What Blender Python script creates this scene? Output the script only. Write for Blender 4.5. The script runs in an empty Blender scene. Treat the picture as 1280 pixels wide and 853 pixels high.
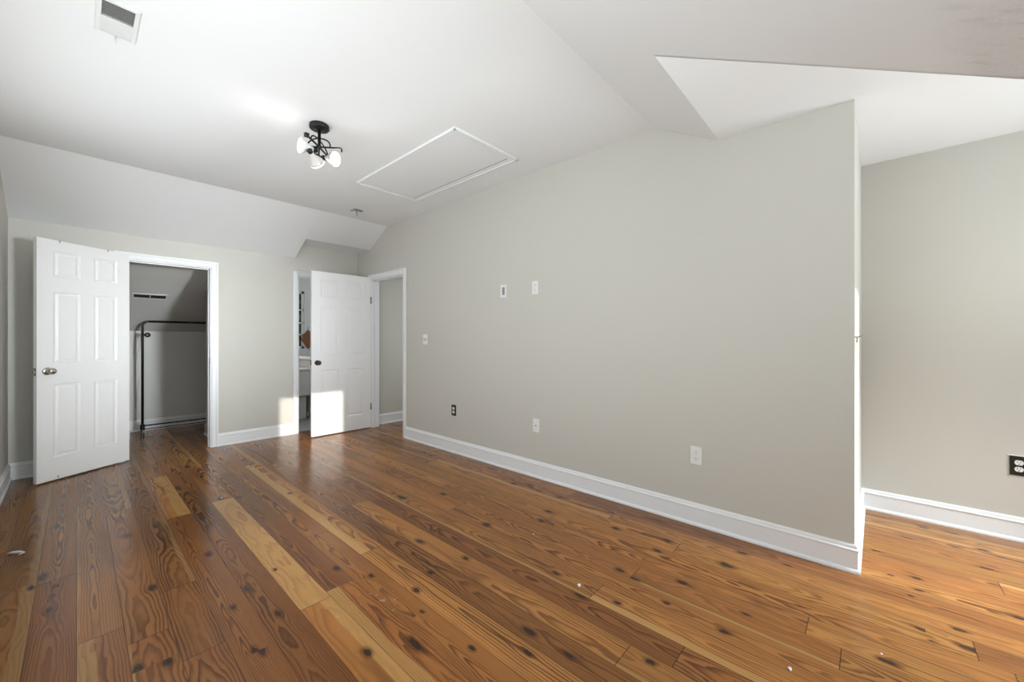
import bpy, bmesh, math, random
from mathutils import Vector, Matrix
random.seed(7)
S = bpy.context.scene
C = S.collection

# ------------------------------------------------------------------ camera
CAMH = 1.2
FW = Vector((.7398, .673, 0)).normalized()          # looking direction
RT = Vector((FW.y, -FW.x, 0))                       # right of the camera
cd = bpy.data.cameras.new('camera')
cd.sensor_width = 36.0
cd.lens = 494.0 / 1280 * 36
cd.shift_y = -1.5 / 1280
cd.clip_start = .02
cam = bpy.data.objects.new('camera', cd)
cam.location = (0, 0, CAMH)
cam.rotation_euler = (math.pi / 2, 0, math.atan2(FW.y, FW.x) - math.pi / 2)
C.objects.link(cam)
S.camera = cam

# ------------------------------------------------------------------ world, sun, lights, exposure
S.view_settings.view_transform = 'Standard'
S.view_settings.look = 'None'
S.view_settings.gamma = 1
S.view_settings.use_curve_mapping = False
S.view_settings.exposure = -0.03
w = bpy.data.worlds.new('sky')
S.world = w
w.use_nodes = True
bg = w.node_tree.nodes['Background']
bg.inputs[0].default_value = (.80, .90, 1.0, 1)
bg.inputs[1].default_value = .3

def light(name, kind, loc, power, color=(1, 1, 1), dirn=None, size=None, size_y=None, **kw):
    d = bpy.data.lights.new(name, kind)
    d.energy = power
    d.color = color
    if kind == 'AREA':
        d.shape = 'RECTANGLE'
        d.size = size
        d.size_y = size_y
    for k, v in kw.items():
        setattr(d, k, v)
    o = bpy.data.objects.new(name, d)
    o.location = loc
    if dirn:
        o.rotation_euler = Vector(dirn).to_track_quat('-Z', 'Y').to_euler()
    C.objects.link(o)
    return o

SUN = light('sun', 'SUN', (2, -6, 4), 3.6, (1, .95, .86), dirn=(-.015, 1, -.19), angle=.0095)
# daylight at the dormer and bathroom windows, with added fill lamps for the rest
light('dormer_window_daylight', 'AREA', (2.10, -1.70, 1.42), 10.4, (.90, .965, 1), dirn=(-.20, 1, -.02), size=.66, size_y=.92, spread=math.radians(30))
light('dormer_window_up_fill', 'AREA', (2.10, -1.69, 1.42), 8.4, (.90, .965, 1), dirn=(-.35, 1, .35), size=.66, size_y=.92, spread=math.radians(110))  # added fill aimed up at the ceiling
light('dormer_window_slope_fill', 'AREA', (2.10, -1.69, 1.42), 4.0, (.90, .965, 1), dirn=(-.32, 1, .20), size=.66, size_y=.92, spread=math.radians(38))  # added fill that brightens the rear slope
light('alcove_window_daylight', 'AREA', (3.12, -1.70, 1.42), 28.6, (.84, .94, 1), dirn=(-.20, 1, -1.15), size=.66, size_y=.92, spread=math.radians(75))
light('alcove_window_up_fill', 'AREA', (3.12, -1.69, 1.42), 12.2, (.90, .965, 1), dirn=(-.06, 1, .45), size=.66, size_y=.92, spread=math.radians(120))  # added upward fill for the alcove and return wall
light('side_window_fill', 'AREA', (-.36, 1.3, 1.30), 40.0, (.91, .97, 1), dirn=(1, .35, .8), size=1.6, size_y=1.1)  # added fill at an assumed side window, lifts ceiling and left part
light('far_side_window_fill', 'AREA', (-.36, 3.3, 1.30), 22.2, (.91, .97, 1), dirn=(1, -.6, .9), size=1.4, size_y=1.1)  # added fill at a second assumed side window, evens out the ceiling
light('front_window_fill', 'AREA', (.55, -1.70, .65), 13.6, (.91, .97, 1), dirn=(.1, 1, .10), size=1.25, size_y=.55)  # added fill at an assumed knee wall window
light('hall_fill', 'AREA', (4.2, 4.1, 1.4), 13.5, (.91, .97, 1), dirn=(-1, .3, 0), size=.7, size_y=1.2)  # added fill inside the hall
light('bathroom_window_daylight', 'AREA', (2.2, 7.1, 1.6), 10.0, (.97, .985, 1), dirn=(0, -1, 0), size=.5, size_y=.9)

# ------------------------------------------------------------------ material helpers
class NT:
    def __init__(s, name):
        s.m = bpy.data.materials.new(name)
        s.m.use_nodes = True
        s.t = s.m.node_tree
        s.b = s.t.nodes['Principled BSDF']
    def n(s, t, **k):
        x = s.t.nodes.new(t)
        for a, v in k.items():
            setattr(x, a, v)
        return x
    def put(s, sock, v):
        if isinstance(v, bpy.types.NodeSocket):
            s.t.links.new(v, sock)
        elif v is not None:
            sock.default_value = v
    def M(s, op, a, b=None, c=None, clamp=False):
        x = s.n('ShaderNodeMath', operation=op, use_clamp=clamp)
        for i, v in enumerate((a, b, c)):
            if v is not None:
                s.put(x.inputs[i], v)
        return x.outputs[0]
    def step(s, v, lo, hi):
        x = s.n('ShaderNodeMapRange', interpolation_type='SMOOTHSTEP')
        s.put(x.inputs[0], v)
        s.put(x.inputs[1], lo)
        s.put(x.inputs[2], hi)
        return x.outputs[0]
    def mix(s, f, a, b, blend='MIX'):
        x = s.n('ShaderNodeMix', data_type='RGBA', blend_type=blend)
        s.put(x.inputs[0], f)
        for i, v in ((6, a), (7, b)):
            s.put(x.inputs[i], v if isinstance(v, bpy.types.NodeSocket) else (*v, 1))
        return x.outputs[2]
    def xyz(s, x, y, z):
        q = s.n('ShaderNodeCombineXYZ')
        for i, v in enumerate((x, y, z)):
            s.put(q.inputs[i], v)
        return q.outputs[0]
    def sep(s, v):
        q = s.n('ShaderNodeSeparateXYZ')
        s.put(q.inputs[0], v)
        return q.outputs
    def noise(s, v, scale=1, detail=2, rough=.5):
        q = s.n('ShaderNodeTexNoise')
        s.put(q.inputs['Vector'], v)
        q.inputs['Scale'].default_value = scale
        q.inputs['Detail'].default_value = detail
        q.inputs['Roughness'].default_value = rough
        return q.outputs[0]
    def attr(s, name):
        q = s.n('ShaderNodeAttribute', attribute_name=name)
        return q.outputs['Vector']
    def pos(s):
        return s.n('ShaderNodeNewGeometry').outputs['Position']
    def bump(s, h, strength=.2, dist=.002):
        q = s.n('ShaderNodeBump')
        q.inputs['Strength'].default_value = strength
        q.inputs['Distance'].default_value = dist
        s.put(q.inputs['Height'], h)
        s.put(s.b.inputs['Normal'], q.outputs[0])
    def set(s, **k):
        for a, v in k.items():
            a = a.replace('_', ' ')
            if isinstance(v, tuple) and len(v) == 3:
                v = (*v, 1)
            s.put(s.b.inputs[a], v)
        return s

def paint(name, col, rough=.6, bump=.12, scale=180, var=.02):
    t = NT(name)
    p = t.pos()
    n = t.noise(p, 1.3, 3)
    c = t.mix(t.M('MULTIPLY', n, 1.0), tuple(v * (1 - var) for v in col), tuple(v * (1 + var) for v in col))
    t.set(Base_Color=c, Roughness=rough)
    if bump:
        t.bump(t.noise(p, scale, 2), bump, .001)
    return t.m

def plain(name, col, rough=.4, metal=0., emit=None):
    t = NT(name)
    p = t.pos()
    n = t.noise(p, 30, 2)
    c = t.mix(n, tuple(v * .95 for v in col), tuple(min(1, v * 1.05) for v in col))
    t.set(Base_Color=c, Roughness=t.M('MULTIPLY_ADD', n, .08, rough - .04), Metallic=metal)
    if emit:
        t.set(Emission_Color=emit[0], Emission_Strength=emit[1])
    return t.m

M_WALL = paint('greige_wall_paint', (.575, .560, .510), .62)
M_TRIM = paint('white_trim_paint', (.82, .83, .84), .32, .04, 90, .01)
M_DOOR = paint('white_door_paint', (.83, .83, .825), .38, .05, 120, .01)
M_CLOSET = paint('grey_closet_paint', (.66, .65, .62), .6)
M_HALL = paint('hall_wall_paint', (.60, .585, .53), .62)
M_BATHWALL = paint('white_bathroom_paint', (.75, .76, .76), .5)
M_PLATE = plain('white_plastic', (.80, .80, .79), .3)
M_BLACK = plain('black_metal', (.018, .017, .016), .42, .5)
M_BLACKP = plain('black_plastic', (.012, .011, .010), .35)
M_SLOT = plain('dark_slot', (.01, .01, .01), .7)
M_NICKEL = plain('satin_nickel', (.52, .50, .46), .28, 1.)
M_BRONZE = plain('dark_bronze', (.05, .047, .045), .35, .8)
M_GREYMETAL = plain('grey_metal', (.35, .35, .34), .4, .8)
M_PORC = plain('white_porcelain', (.78, .78, .77), .15)
M_BULB = plain('lit_bulb_glass', (.95, .95, .95), .3, 0, ((1, .97, .92, 1), 14.0))
M_BULBOFF = plain('frosted_bulb_body', (.52, .49, .45), .4)
M_VENTWHITE = plain('white_vent_enamel', (.76, .76, .75), .4)
M_VENTDARK = plain('dark_duct', (.10, .10, .095), .8)
M_TILE = plain('grey_tile', (.42, .43, .44), .35)
M_SIGNWOOD = plain('brown_wood', (.22, .095, .03), .5)
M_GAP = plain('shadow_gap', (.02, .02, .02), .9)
M_CHIP = plain('white_paint_flake', (.8, .8, .79), .6)

def ceiling_material():
    t = NT('white_ceiling_paint')
    p = t.pos()
    x, y, z = t.sep(p)
    n = t.noise(p, 1.1, 3)
    c = t.mix(n, (.80, .805, .805), (.83, .835, .835))
    # backlit dimness of the low slope beside the dormer, painted as grey mottling
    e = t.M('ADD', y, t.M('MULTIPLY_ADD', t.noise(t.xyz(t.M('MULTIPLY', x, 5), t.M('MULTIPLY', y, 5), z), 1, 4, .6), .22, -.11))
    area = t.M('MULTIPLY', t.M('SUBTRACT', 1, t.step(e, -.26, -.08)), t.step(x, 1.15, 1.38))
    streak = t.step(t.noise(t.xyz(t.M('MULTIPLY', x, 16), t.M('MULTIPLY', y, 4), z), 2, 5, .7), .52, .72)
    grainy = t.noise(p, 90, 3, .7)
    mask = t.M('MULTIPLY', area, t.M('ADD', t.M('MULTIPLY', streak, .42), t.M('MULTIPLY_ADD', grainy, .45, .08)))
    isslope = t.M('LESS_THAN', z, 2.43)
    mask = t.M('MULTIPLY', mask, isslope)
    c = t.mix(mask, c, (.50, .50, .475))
    t.set(Base_Color=c, Roughness=.65)
    t.bump(t.noise(p, 120, 2), .1, .001)
    return t.m
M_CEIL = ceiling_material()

def floor_material():
    t = NT('heart_pine_boards')
    M = t.M
    p = t.pos()
    x, y, _ = t.sep(p)
    kx, ky, kr = t.sep(t.attr('knot'))
    xc, seed, tone = t.sep(t.attr('plank'))
    u0, z0, kk = t.sep(t.attr('rings'))
    sx, sd, sw = t.sep(t.attr('sapwood'))
    y0, y1, asp = t.sep(t.attr('ends'))
    freq, red, _b = t.sep(t.attr('style'))
    sv = M('MULTIPLY', seed, 37.0)
    dx = M('SUBTRACT', x, kx)
    dy = M('MULTIPLY', M('SUBTRACT', y, ky), asp)
    wob = M('MULTIPLY_ADD', t.noise(t.xyz(M('MULTIPLY', x, 60), M('MULTIPLY', y, 35), sv), 1, 2), .016, -.008)
    d = M('DIVIDE', M('ADD', M('SQRT', M('ADD', M('MULTIPLY', dx, dx), M('MULTIPLY', dy, dy))), wob), kr)
    halo = M('EXPONENT', M('MULTIPLY', M('MULTIPLY', d, d), -.16))
    xx = M('SUBTRACT', x, M('MULTIPLY', M('MULTIPLY', dx, halo), .75))
    wave = M('MULTIPLY_ADD', t.noise(t.xyz(M('MULTIPLY', x, 3), M('MULTIPLY', y, 1.7), sv), 1, 2), .05, -.025)
    fine = M('MULTIPLY_ADD', t.noise(t.xyz(M('MULTIPLY', x, 34), M('MULTIPLY', y, 4.5), sv), 1, 2), .012, -.006)
    u = M('SUBTRACT', M('SUBTRACT', xx, xc), u0)
    zz = M('ADD', M('ADD', z0, M('MULTIPLY', kk, y)), wave)
    r = M('ADD', M('SQRT', M('ADD', M('MULTIPLY', u, u), M('MULTIPLY', zz, zz))), fine)
    ph = M('FRACT', M('MULTIPLY', r, freq))
    late = M('MULTIPLY', t.step(ph, .25, .86), M('SUBTRACT', 1, t.step(ph, .90, 1.0)))
    lmod = t.step(t.noise(t.xyz(M('MULTIPLY', r, 22), M('MULTIPLY', y, .8), sv), 1, 2), .30, .68)
    late = M('MULTIPLY', late, M('MULTIPLY_ADD', lmod, .70, .30))
    pores = t.noise(t.xyz(M('MULTIPLY', x, 420), M('MULTIPLY', y, 14), sv), 1, 2)
    early = t.mix(red, (.370, .165, .044), (.300, .112, .030))
    latec = t.mix(red, (.115, .042, .011), (.090, .029, .009))
    c = t.mix(late, early, latec)
    big = t.noise(t.xyz(M('MULTIPLY', x, 12), M('MULTIPLY', y, 1.6), sv), 1, 3)
    c = t.mix(M('MULTIPLY', t.step(big, .50, .72), .45), c, (.13, .050, .020))
    # pale sapwood band along one edge of some boards
    sapd = M('ADD', M('MULTIPLY', M('SUBTRACT', x, sx), sd), M('MULTIPLY_ADD', t.noise(t.xyz(sv, M('MULTIPLY', y, 2.2), 1.0), 1, 3), .05, -.025))
    sap = M('SUBTRACT', 1, t.step(sapd, M('SUBTRACT', sw, .007), sw))
    sapc = t.mix(M('MULTIPLY', late, .55), (.40, .215, .072), (.20, .09, .027))
    c = t.mix(sap, c, sapc)
    tn = t.n('ShaderNodeCombineColor')
    for i in range(3):
        t.put(tn.inputs[i], M('MULTIPLY', tone, M('MULTIPLY_ADD', pores, .30, .85)))
    c = t.mix(1.0, c, tn.outputs[0], 'MULTIPLY')
    # knots
    ring = M('MULTIPLY', M('SUBTRACT', 1, t.step(d, .9, 2.1)), .6)
    c = t.mix(ring, c, (.07, .024, .009))
    kn = M('SUBTRACT', 1, t.step(d, .65, 1.05))
    c = t.mix(M('MULTIPLY', kn, .92), c, t.mix(t.noise(p, 160, 2), (.010, .008, .007), (.05, .024, .012)))
    # white scuffs in the finish
    ex = M('DIVIDE', M('SUBTRACT', x, .90), .20)
    ey = M('DIVIDE', M('SUBTRACT', y, 1.66), .16)
    ee = M('SQRT', M('ADD', M('MULTIPLY', ex, ex), M('MULTIPLY', ey, ey)))
    sc = M('MULTIPLY', M('SUBTRACT', 1, t.step(ee, .3, 1.1)), t.step(t.noise(p, 26, 6, .75), .60, .66))
    c = t.mix(M('MULTIPLY', sc, .42), c, (.55, .50, .45))
    # joints between boards
    ed = M('SUBTRACT', .06665, M('ABSOLUTE', M('SUBTRACT', x, xc)))
    en = M('MINIMUM', M('SUBTRACT', y, y0), M('SUBTRACT', y1, y))
    e1 = M('SUBTRACT', 1, t.step(ed, .0004, .0016))
    e2 = M('SUBTRACT', 1, t.step(en, .0006, .0024))
    gap = M('MAXIMUM', e1, e2)
    c = t.mix(M('MULTIPLY', gap, .85), c, (.020, .010, .005))
    rg = M('MULTIPLY_ADD', t.noise(t.xyz(M('MULTIPLY', x, 6), M('MULTIPLY', y, 2), 0.0), 1, 3), .16, .13)
    rg = M('ADD', rg, M('MULTIPLY', sc, .3))
    t.set(Base_Color=c, Roughness=rg)
    t.b.inputs['IOR'].default_value = 1.35
    wav = t.noise(t.xyz(M('MULTIPLY', x, 14), M('MULTIPLY', y, 5), sv), 1, 2)
    h = M('ADD', M('MULTIPLY', M('SUBTRACT', 1, gap), .6), M('ADD', M('MULTIPLY', late, .05), M('MULTIPLY', wav, .9)))
    t.bump(h, .25, .0018)
    return t.m
M_FLOOR = floor_material()

# ------------------------------------------------------------------ mesh helpers
class MB:
    def __init__(s):
        s.b = bmesh.new()
    def box(s, lo, hi, mi=0):
        vs = [s.b.verts.new((x, y, z)) for x in (lo[0], hi[0]) for y in (lo[1], hi[1]) for z in (lo[2], hi[2])]
        for f in ((0, 1, 3, 2), (4, 6, 7, 5), (0, 4, 5, 1), (2, 3, 7, 6), (0, 2, 6, 4), (1, 5, 7, 3)):
            s.b.faces.new([vs[i] for i in f]).material_index = mi
        return s
    def prism(s, pts, off, mi=0):
        """closed solid: polygon pts (3-D) swept by vector off"""
        a = [s.b.verts.new(p) for p in pts]
        b = [s.b.verts.new(Vector(p) + Vector(off)) for p in pts]
        s.b.faces.new(a[::-1]).material_index = mi
        s.b.faces.new(b).material_index = mi
        n = len(a)
        for i in range(n):
            s.b.faces.new((a[i], a[(i + 1) % n], b[(i + 1) % n], b[i])).material_index = mi
        return s
    def face(s, pts):
        s.b.faces.new([s.b.verts.new(p) for p in pts])
        return s
    def tube(s, path, r, seg=10, caps=True):
        path = [Vector(p) for p in path]
        rr = r if isinstance(r, (list, tuple)) else [r] * len(path)
        rings = []
        prev = None
        for i, p in enumerate(path):
            d = (path[min(i + 1, len(path) - 1)] - path[max(i - 1, 0)]).normalized()
            if prev is None:
                a = d.orthogonal().normalized()
            else:
                a = (prev - d * prev.dot(d))
                a = a.normalized() if a.length > 1e-6 else d.orthogonal().normalized()
            prev = a
            b = d.cross(a)
            rings.append([s.b.verts.new(p + (a * math.cos(q) + b * math.sin(q)) * rr[i]) for q in [2 * math.pi * k / seg for k in range(seg)]])
        for A, B in zip(rings, rings[1:]):
            for k in range(seg):
                s.b.faces.new((A[k], A[(k + 1) % seg], B[(k + 1) % seg], B[k])).smooth = True
        if caps:
            s.b.faces.new(rings[0][::-1])
            s.b.faces.new(rings[-1])
        return s
    def lathe(s, base, axis, prof, seg=24):
        """prof = [(radius, distance along axis)]"""
        axis = Vector(axis).normalized()
        return s.tube([Vector(base) + axis * h for _, h in prof], [max(r, 1e-4) for r, _ in prof], seg) if False else s._lathe(Vector(base), axis, prof, seg)
    def _lathe(s, base, ax, prof, seg):
        a = ax.orthogonal().normalized()
        b = ax.cross(a)
        rings = []
        for r, h in prof:
            r = max(r, 2e-4)
            rings.append([s.b.verts.new(base + ax * h + (a * math.cos(q) + b * math.sin(q)) * r) for q in [2 * math.pi * k / seg for k in range(seg)]])
        for A, B in zip(rings, rings[1:]):
            for k in range(seg):
                s.b.faces.new((A[k], A[(k + 1) % seg], B[(k + 1) % seg], B[k])).smooth = True
        s.b.faces.new(rings[0][::-1])
        s.b.faces.new(rings[-1])
        return s
    def build(s, name, mat, parent=None, bevel=0, M=None, seg=2):
        bmesh.ops.recalc_face_normals(s.b, faces=s.b.faces[:])
        me = bpy.data.meshes.new(name)
        s.b.to_mesh(me)
        s.b.free()
        for m in (mat if isinstance(mat, (list, tuple)) else [mat]):
            me.materials.append(m)
        o = bpy.data.objects.new(name, me)
        C.objects.link(o)
        if M is not None:
            o.matrix_world = M
        if parent:
            o.parent = parent
        if bevel:
            md = o.modifiers.new('bevel', 'BEVEL')
            md.width = bevel
            md.segments = seg
            md.limit_method = 'ANGLE'
            md.angle_limit = math.radians(40)
        return o

def struct(o, label=None, cat=None):
    o['kind'] = 'structure'
    if label:
        o['label'] = label
        o['category'] = cat
    return o

def tag(o, label, cat, group=None):
    o['label'] = label
    o['category'] = cat
    if group:
        o['group'] = group
    return o

def thing(name, loc, label, cat, rot=(0, 0, 0), group=None):
    o = bpy.data.objects.new(name, None)
    o.empty_display_size = .05
    o.location = loc
    o.rotation_euler = rot
    C.objects.link(o)
    return tag(o, label, cat, group)

# ------------------------------------------------------------------ room dimensions
XL, XM, XF = -.40, 2.70, 3.78          # left wall, long right wall, alcove far wall
YB, YF, YE = 5.45, -1.75, .065         # back wall, front wall, free end of the long wall
ZC, ZD, ZR = 2.672, 2.445, 2.430       # flat ceiling, dormer ceiling, rear soffit
Y1, SL1 = 1.12, .545                   # start and pitch of the front slope
Y2 = 4.64                              # start of the rear slope
ZB = 2.245                             # rear slope meets back wall
YS = 5.09                              # rear slope meets the soffit
XD, XS = 1.704, 1.87                   # dormer cheek, rear dormer cheek
YD = Y1 - (ZC - ZD) / SL1
ZK = ZC - SL1 * (Y1 - YF)

# ------------------------------------------------------------------ floor: each board face carries its own grain, knots and sapwood
KW, KX0 = .1333, -.003
def px(x, y):
    u = -(y - 425.) / 494
    d = FW + RT * ((x - 640.) / 494)
    return d.x * CAMH / -u, d.y * CAMH / -u
KN = [(191, 735, .022), (209, 827, .022), (172, 837, .02), (53, 722, .022), (39, 735, .014), (65, 745, .013), (62, 762, .013), (160, 670, .022),
      (261, 693, .02), (308, 736, .018), (71, 659, .018), (292, 760, .015), (222, 610, .02), (319, 815, .015), (327, 813, .018), (348, 767, .016),
      (459, 816, .019), (519, 805, .022), (421, 711, .02), (464, 720, .014), (520, 738, .018), (525, 677, .02), (538, 716, .014), (544, 664, .013),
      (502, 622, .026), (554, 618, .022), (582, 698, .018), (608, 656, .026), (528, 765, .01), (590, 811, .014),
      (770, 661, .020), (775, 713, .018), (791, 723, .016), (695, 717, .017), (725, 745, .018), (772, 754, .014), (833, 754, .013), (905, 790, .017),
      (853, 729, .020), (908, 707, .024), (822, 689, .018), (932, 768, .011), (662, 790, .022), (659, 816, .014), (710, 819, .012), (813, 828, .016),
      (834, 676, .018), (928, 692, .016), (676, 651, .02), (1145, 723, .016), (1148, 738, .012), (1151, 787, .013), (1199, 788, .015), (1211, 811, .02),
      (1108, 827, .018), (1228, 688, .018), (1233, 711, .015), (1113, 719, .010), (1138, 745, .009), (1165, 802, .008), (1274, 773, .017),
      (984, 707, .012), (1096, 689, .012), (1154, 660, .012), (235, 584, .024), (223, 611, .022), (252, 596, .014), (277, 624, .02), (299, 622, .022),
      (362, 617, .016), (539, 570, .018), (642, 605, .02), (686, 640, .018), (664, 607, .012)]
BRK = {-2: [3.05, 1.5], -1: [3.02, 4.9], 0: [2.31, 4.2], 1: [2.16, 3.9], 2: [1.9, 2.49, 4.4], 3: [3.48, 1.2], 4: [4.0, 1.1], 5: [1.87, 3.6], 6: [1.92, 4.3],
       7: [2.53, .4], 8: [2.11, 4.4, .2], 9: [2.81, .6], 10: [2.79, .7], 11: [.54, 3.4], 12: [.97, 4.0], 13: [2.2, -.2], 14: [3.3, .9], 15: [2.6, .2], 16: [1.6, 4.1], 17: [.83, 3.2]}
# (row, y inside the plank) -> (tone, red, sap side, sap width, z0, slope, freq)
SPEC = [(-2, 2.5, 1.0, .3, 1, .045, .12, .02, 150), (-2, 4, .85, .3, 1, .03, .10, .02, 150), (-1, 2, .80, .9, 0, 0, .03, .015, 170), (-1, 4, 1.0, .5, 0, 0, .02, -.01, 140),
        (0, 1.5, .95, .8, -1, .045, .06, .02, 150), (0, 3, 1.02, .3, -1, .012, .03, .012, 130), (0, 5, .9, .7, 0, 0, .08, .02, 150),
        (1, 1.5, 1.0, .7, -1, .018, .05, .03, 110), (1, 3, .98, .4, 0, 0, .06, -.02, 120), (2, 1.2, .95, .8, 0, 0, .07, .02, 140), (2, 2.2, .9, .6, 0, 0, .05, .02, 130), (2, 3.2, .85, .6, 1, .02, .1, .02, 150), (2, 5, .85, .5, 1, .03, .1, .02, 150),
        (3, 2, .80, .8, 0, 0, .02, .02, 140), (3, 4.2, 1.25, .1, 1, .07, .12, .02, 110), (4, 2, .68, .9, 0, 0, .06, .02, 160), (4, 4.5, .85, .7, 0, 0, .06, .02, 160),
        (5, 1, 1.1, .4, 1, .05, .15, .02, 110), (5, 2.6, 1.12, 0, 1, .14, .18, .01, 120), (5, 4.5, .95, .5, 0, 0, .1, .02, 150),
        (6, 1.2, 1.0, .8, -1, .05, .05, .02, 150), (6, 3, .72, 1, 0, 0, .05, .02, 150), (6, 5, .95, .6, 0, 0, .1, .02, 150),
        (7, 1.5, .92, .6, 0, 0, .03, .01, 150), (7, 3.5, .90, .8, 0, 0, .09, .01, 150), (8, 1.2, 1.15, .1, 0, 0, .01, .02, 75), (8, 3.2, 1.2, .2, -1, .06, .1, .02, 120),
        (9, 2, .74, .7, 0, 0, .07, .02, 140), (9, 4, .88, .8, 0, 0, .07, .02, 140), (10, 2, 1.12, .25, 0, 0, .10, .02, 130), (10, 4, .85, .7, 0, 0, .07, .02, 140),
        (11, 2, .76, 1, 0, 0, .09, .02, 150), (11, 0, .95, .8, 0, 0, .09, .02, 150), (11, 4.5, 1.0, .6, 0, 0, .07, .02, 140), (12, .3, 1.15, .3, -1, .04, .03, .03, 100), (12, 2, .95, .5, -1, .02, .09, .02, 150), (12, 5, 1.1, .5, 0, 0, .09, .02, 150),
        (13, 1, .98, .5, 0, 0, .05, .02, 140), (14, 2, .95, .7, 0, 0, .1, .02, 170), (15, 1.5, 1.0, .6, 0, 0, .1, .02, 170), (16, 1, 1.02, .5, 0, 0, .12, .02, 150), (17, 2, 1.1, .3, 0, 0, .1, .02, 120), (18, 1, 1.0, .4, 0, 0, .1, .02, 150), (19, 2, .95, .4, 0, 0, .1, .02, 150)]
def build_floor():
    bm = bmesh.new()
    names = ('knot', 'plank', 'rings', 'sapwood', 'ends', 'style')
    data = {n: [] for n in names}
    kw = [(*px(a, b), r) for a, b, r in KN]
    rnd = random.Random(11)
    for k in range(-3, 35):
        xa, xb = KX0 + k * KW, KX0 + (k + 1) * KW
        lo, hi = max(xa, XL - .0), min(xb, 4.25)
        if lo >= hi:
            continue
        ye = 7.16 if xb < 1.95 else 5.52
        br = list(BRK.get(k, []))
        if not br:
            yy = YF + rnd.uniform(.3, 1.6)
            while yy < ye - .4:
                br.append(yy)
                yy += rnd.uniform(1.2, 2.6)
        if max(br) < 4.2 and k in BRK:
            br.append(rnd.uniform(4.6, 5.3))
        if min(br) > .6:
            br.append(rnd.uniform(-.9, .2))
        br = [YF] + sorted(b for b in br if YF + .2 < b < ye - .2) + [ye]
        for a, b in zip(br, br[1:]):
            tone, red = rnd.uniform(.78, 1.12), rnd.random()
            sd = rnd.choice((0, 0, 0, 0, 1, -1))
            sw = rnd.uniform(.015, .045)
            z0, sl, fr = rnd.uniform(.02, .14), rnd.choice((-1, 1)) * rnd.uniform(.008, .03), rnd.uniform(110, 175)
            for q in SPEC:
                if q[0] == k and a <= q[1] < b:
                    _, _, tone, red, sd, sw, z0, sl, fr = q
            if k <= 2:
                tone *= .86
            u0 = rnd.uniform(-.03, .03)
            seed = rnd.random()
            xc = (xa + xb) / 2
            ks = [q for q in kw if xa < q[0] < xb and a < q[1] < b]
            if k > 19 or not ks:
                for _ in range(rnd.choice((0, 0, 0, 1, 1))):
                    ks.append((rnd.uniform(xa + .02, xb - .02), rnd.uniform(a + .05, b - .05), rnd.uniform(.006, .013)))
            ks.sort(key=lambda q: q[1])
            cuts = [a] + [(p[1] + q[1]) / 2 for p, q in zip(ks, ks[1:])] + [b]
            if not ks:
                ks = [(-50, -50, .01)]
                cuts = [a, b]
            for (c0, c1, kn) in zip(cuts, cuts[1:], ks):
                f = bm.faces.new([bm.verts.new(p) for p in ((lo, c0, 0), (hi, c0, 0), (hi, c1, 0), (lo, c1, 0))])
                data['knot'].append((kn[0], kn[1], kn[2] * .72))
                data['plank'].append((xc, seed, tone))
                data['rings'].append((u0, z0 - sl * (a + b) / 2, sl))
                data['sapwood'].append((xb, -1, sw) if sd == 1 else ((xa, 1, sw) if sd == -1 else (xa, 1, -1)))
                data['ends'].append((a, b, rnd.uniform(.32, .6)))
                data['style'].append((fr, red, 0))
    # slab under the boards
    me = bpy.data.meshes.new('floor')
    n = len(bm.faces)
    bm.to_mesh(me)
    bm.free()
    for nm in names:
        at = me.attributes.new(nm, 'FLOAT_VECTOR', 'FACE')
        at.data.foreach_set('vector', [v for t in data[nm] for v in t])
    me.materials.append(M_FLOOR)
    o = bpy.data.objects.new('floor', me)
    C.objects.link(o)
    return struct(o, 'glossy heart pine board floor with dark knots running through the room', 'floor')
build_floor()

# ------------------------------------------------------------------ ceiling (flat middle, slopes, dormers)
def yz(x, *pts):
    return [(x, a, b) for a, b in pts]
def build_ceiling():
    t = .06
    m = MB()
    def slab(p, x0, x1):                       # strip between two (y,z) points, thickened upward
        m.prism([(x0, *p[0]), (x0, *p[1]), (x0, p[1][0], p[1][1] + t), (x0, p[0][0], p[0][1] + t)], (x1 - x0, 0, 0))
    slab(((Y1, ZC), (Y2, ZC)), XL, XM)
    slab(((Y2, ZC), (YB, ZB)), XL, XS)
    slab(((Y2, ZC), (YS, ZR)), XS, XM)
    slab(((YS, ZR), (YB + .12, ZR)), XS, XM)
    slab(((YF, ZK), (Y1, ZC)), XL, XD)
    slab(((YD, ZD), (Y1, ZC)), XD, XM)
    slab(((YE, ZD), (YD, ZD)), XD, XM)
    slab(((YF, ZD), (YE, ZD)), XD, XF)
    # cheeks
    m.prism(yz(XD - .012, (YF, ZK), (YD, ZD), (YD, ZD + .01), (YF, ZD + .01)), (.012, 0, 0))
    m.prism(yz(XS - .03, (YS, ZR), (YB, ZB), (YB, ZR)), (.03, 0, 0))
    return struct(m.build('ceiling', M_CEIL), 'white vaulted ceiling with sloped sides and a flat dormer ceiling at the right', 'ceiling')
build_ceiling()

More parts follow.
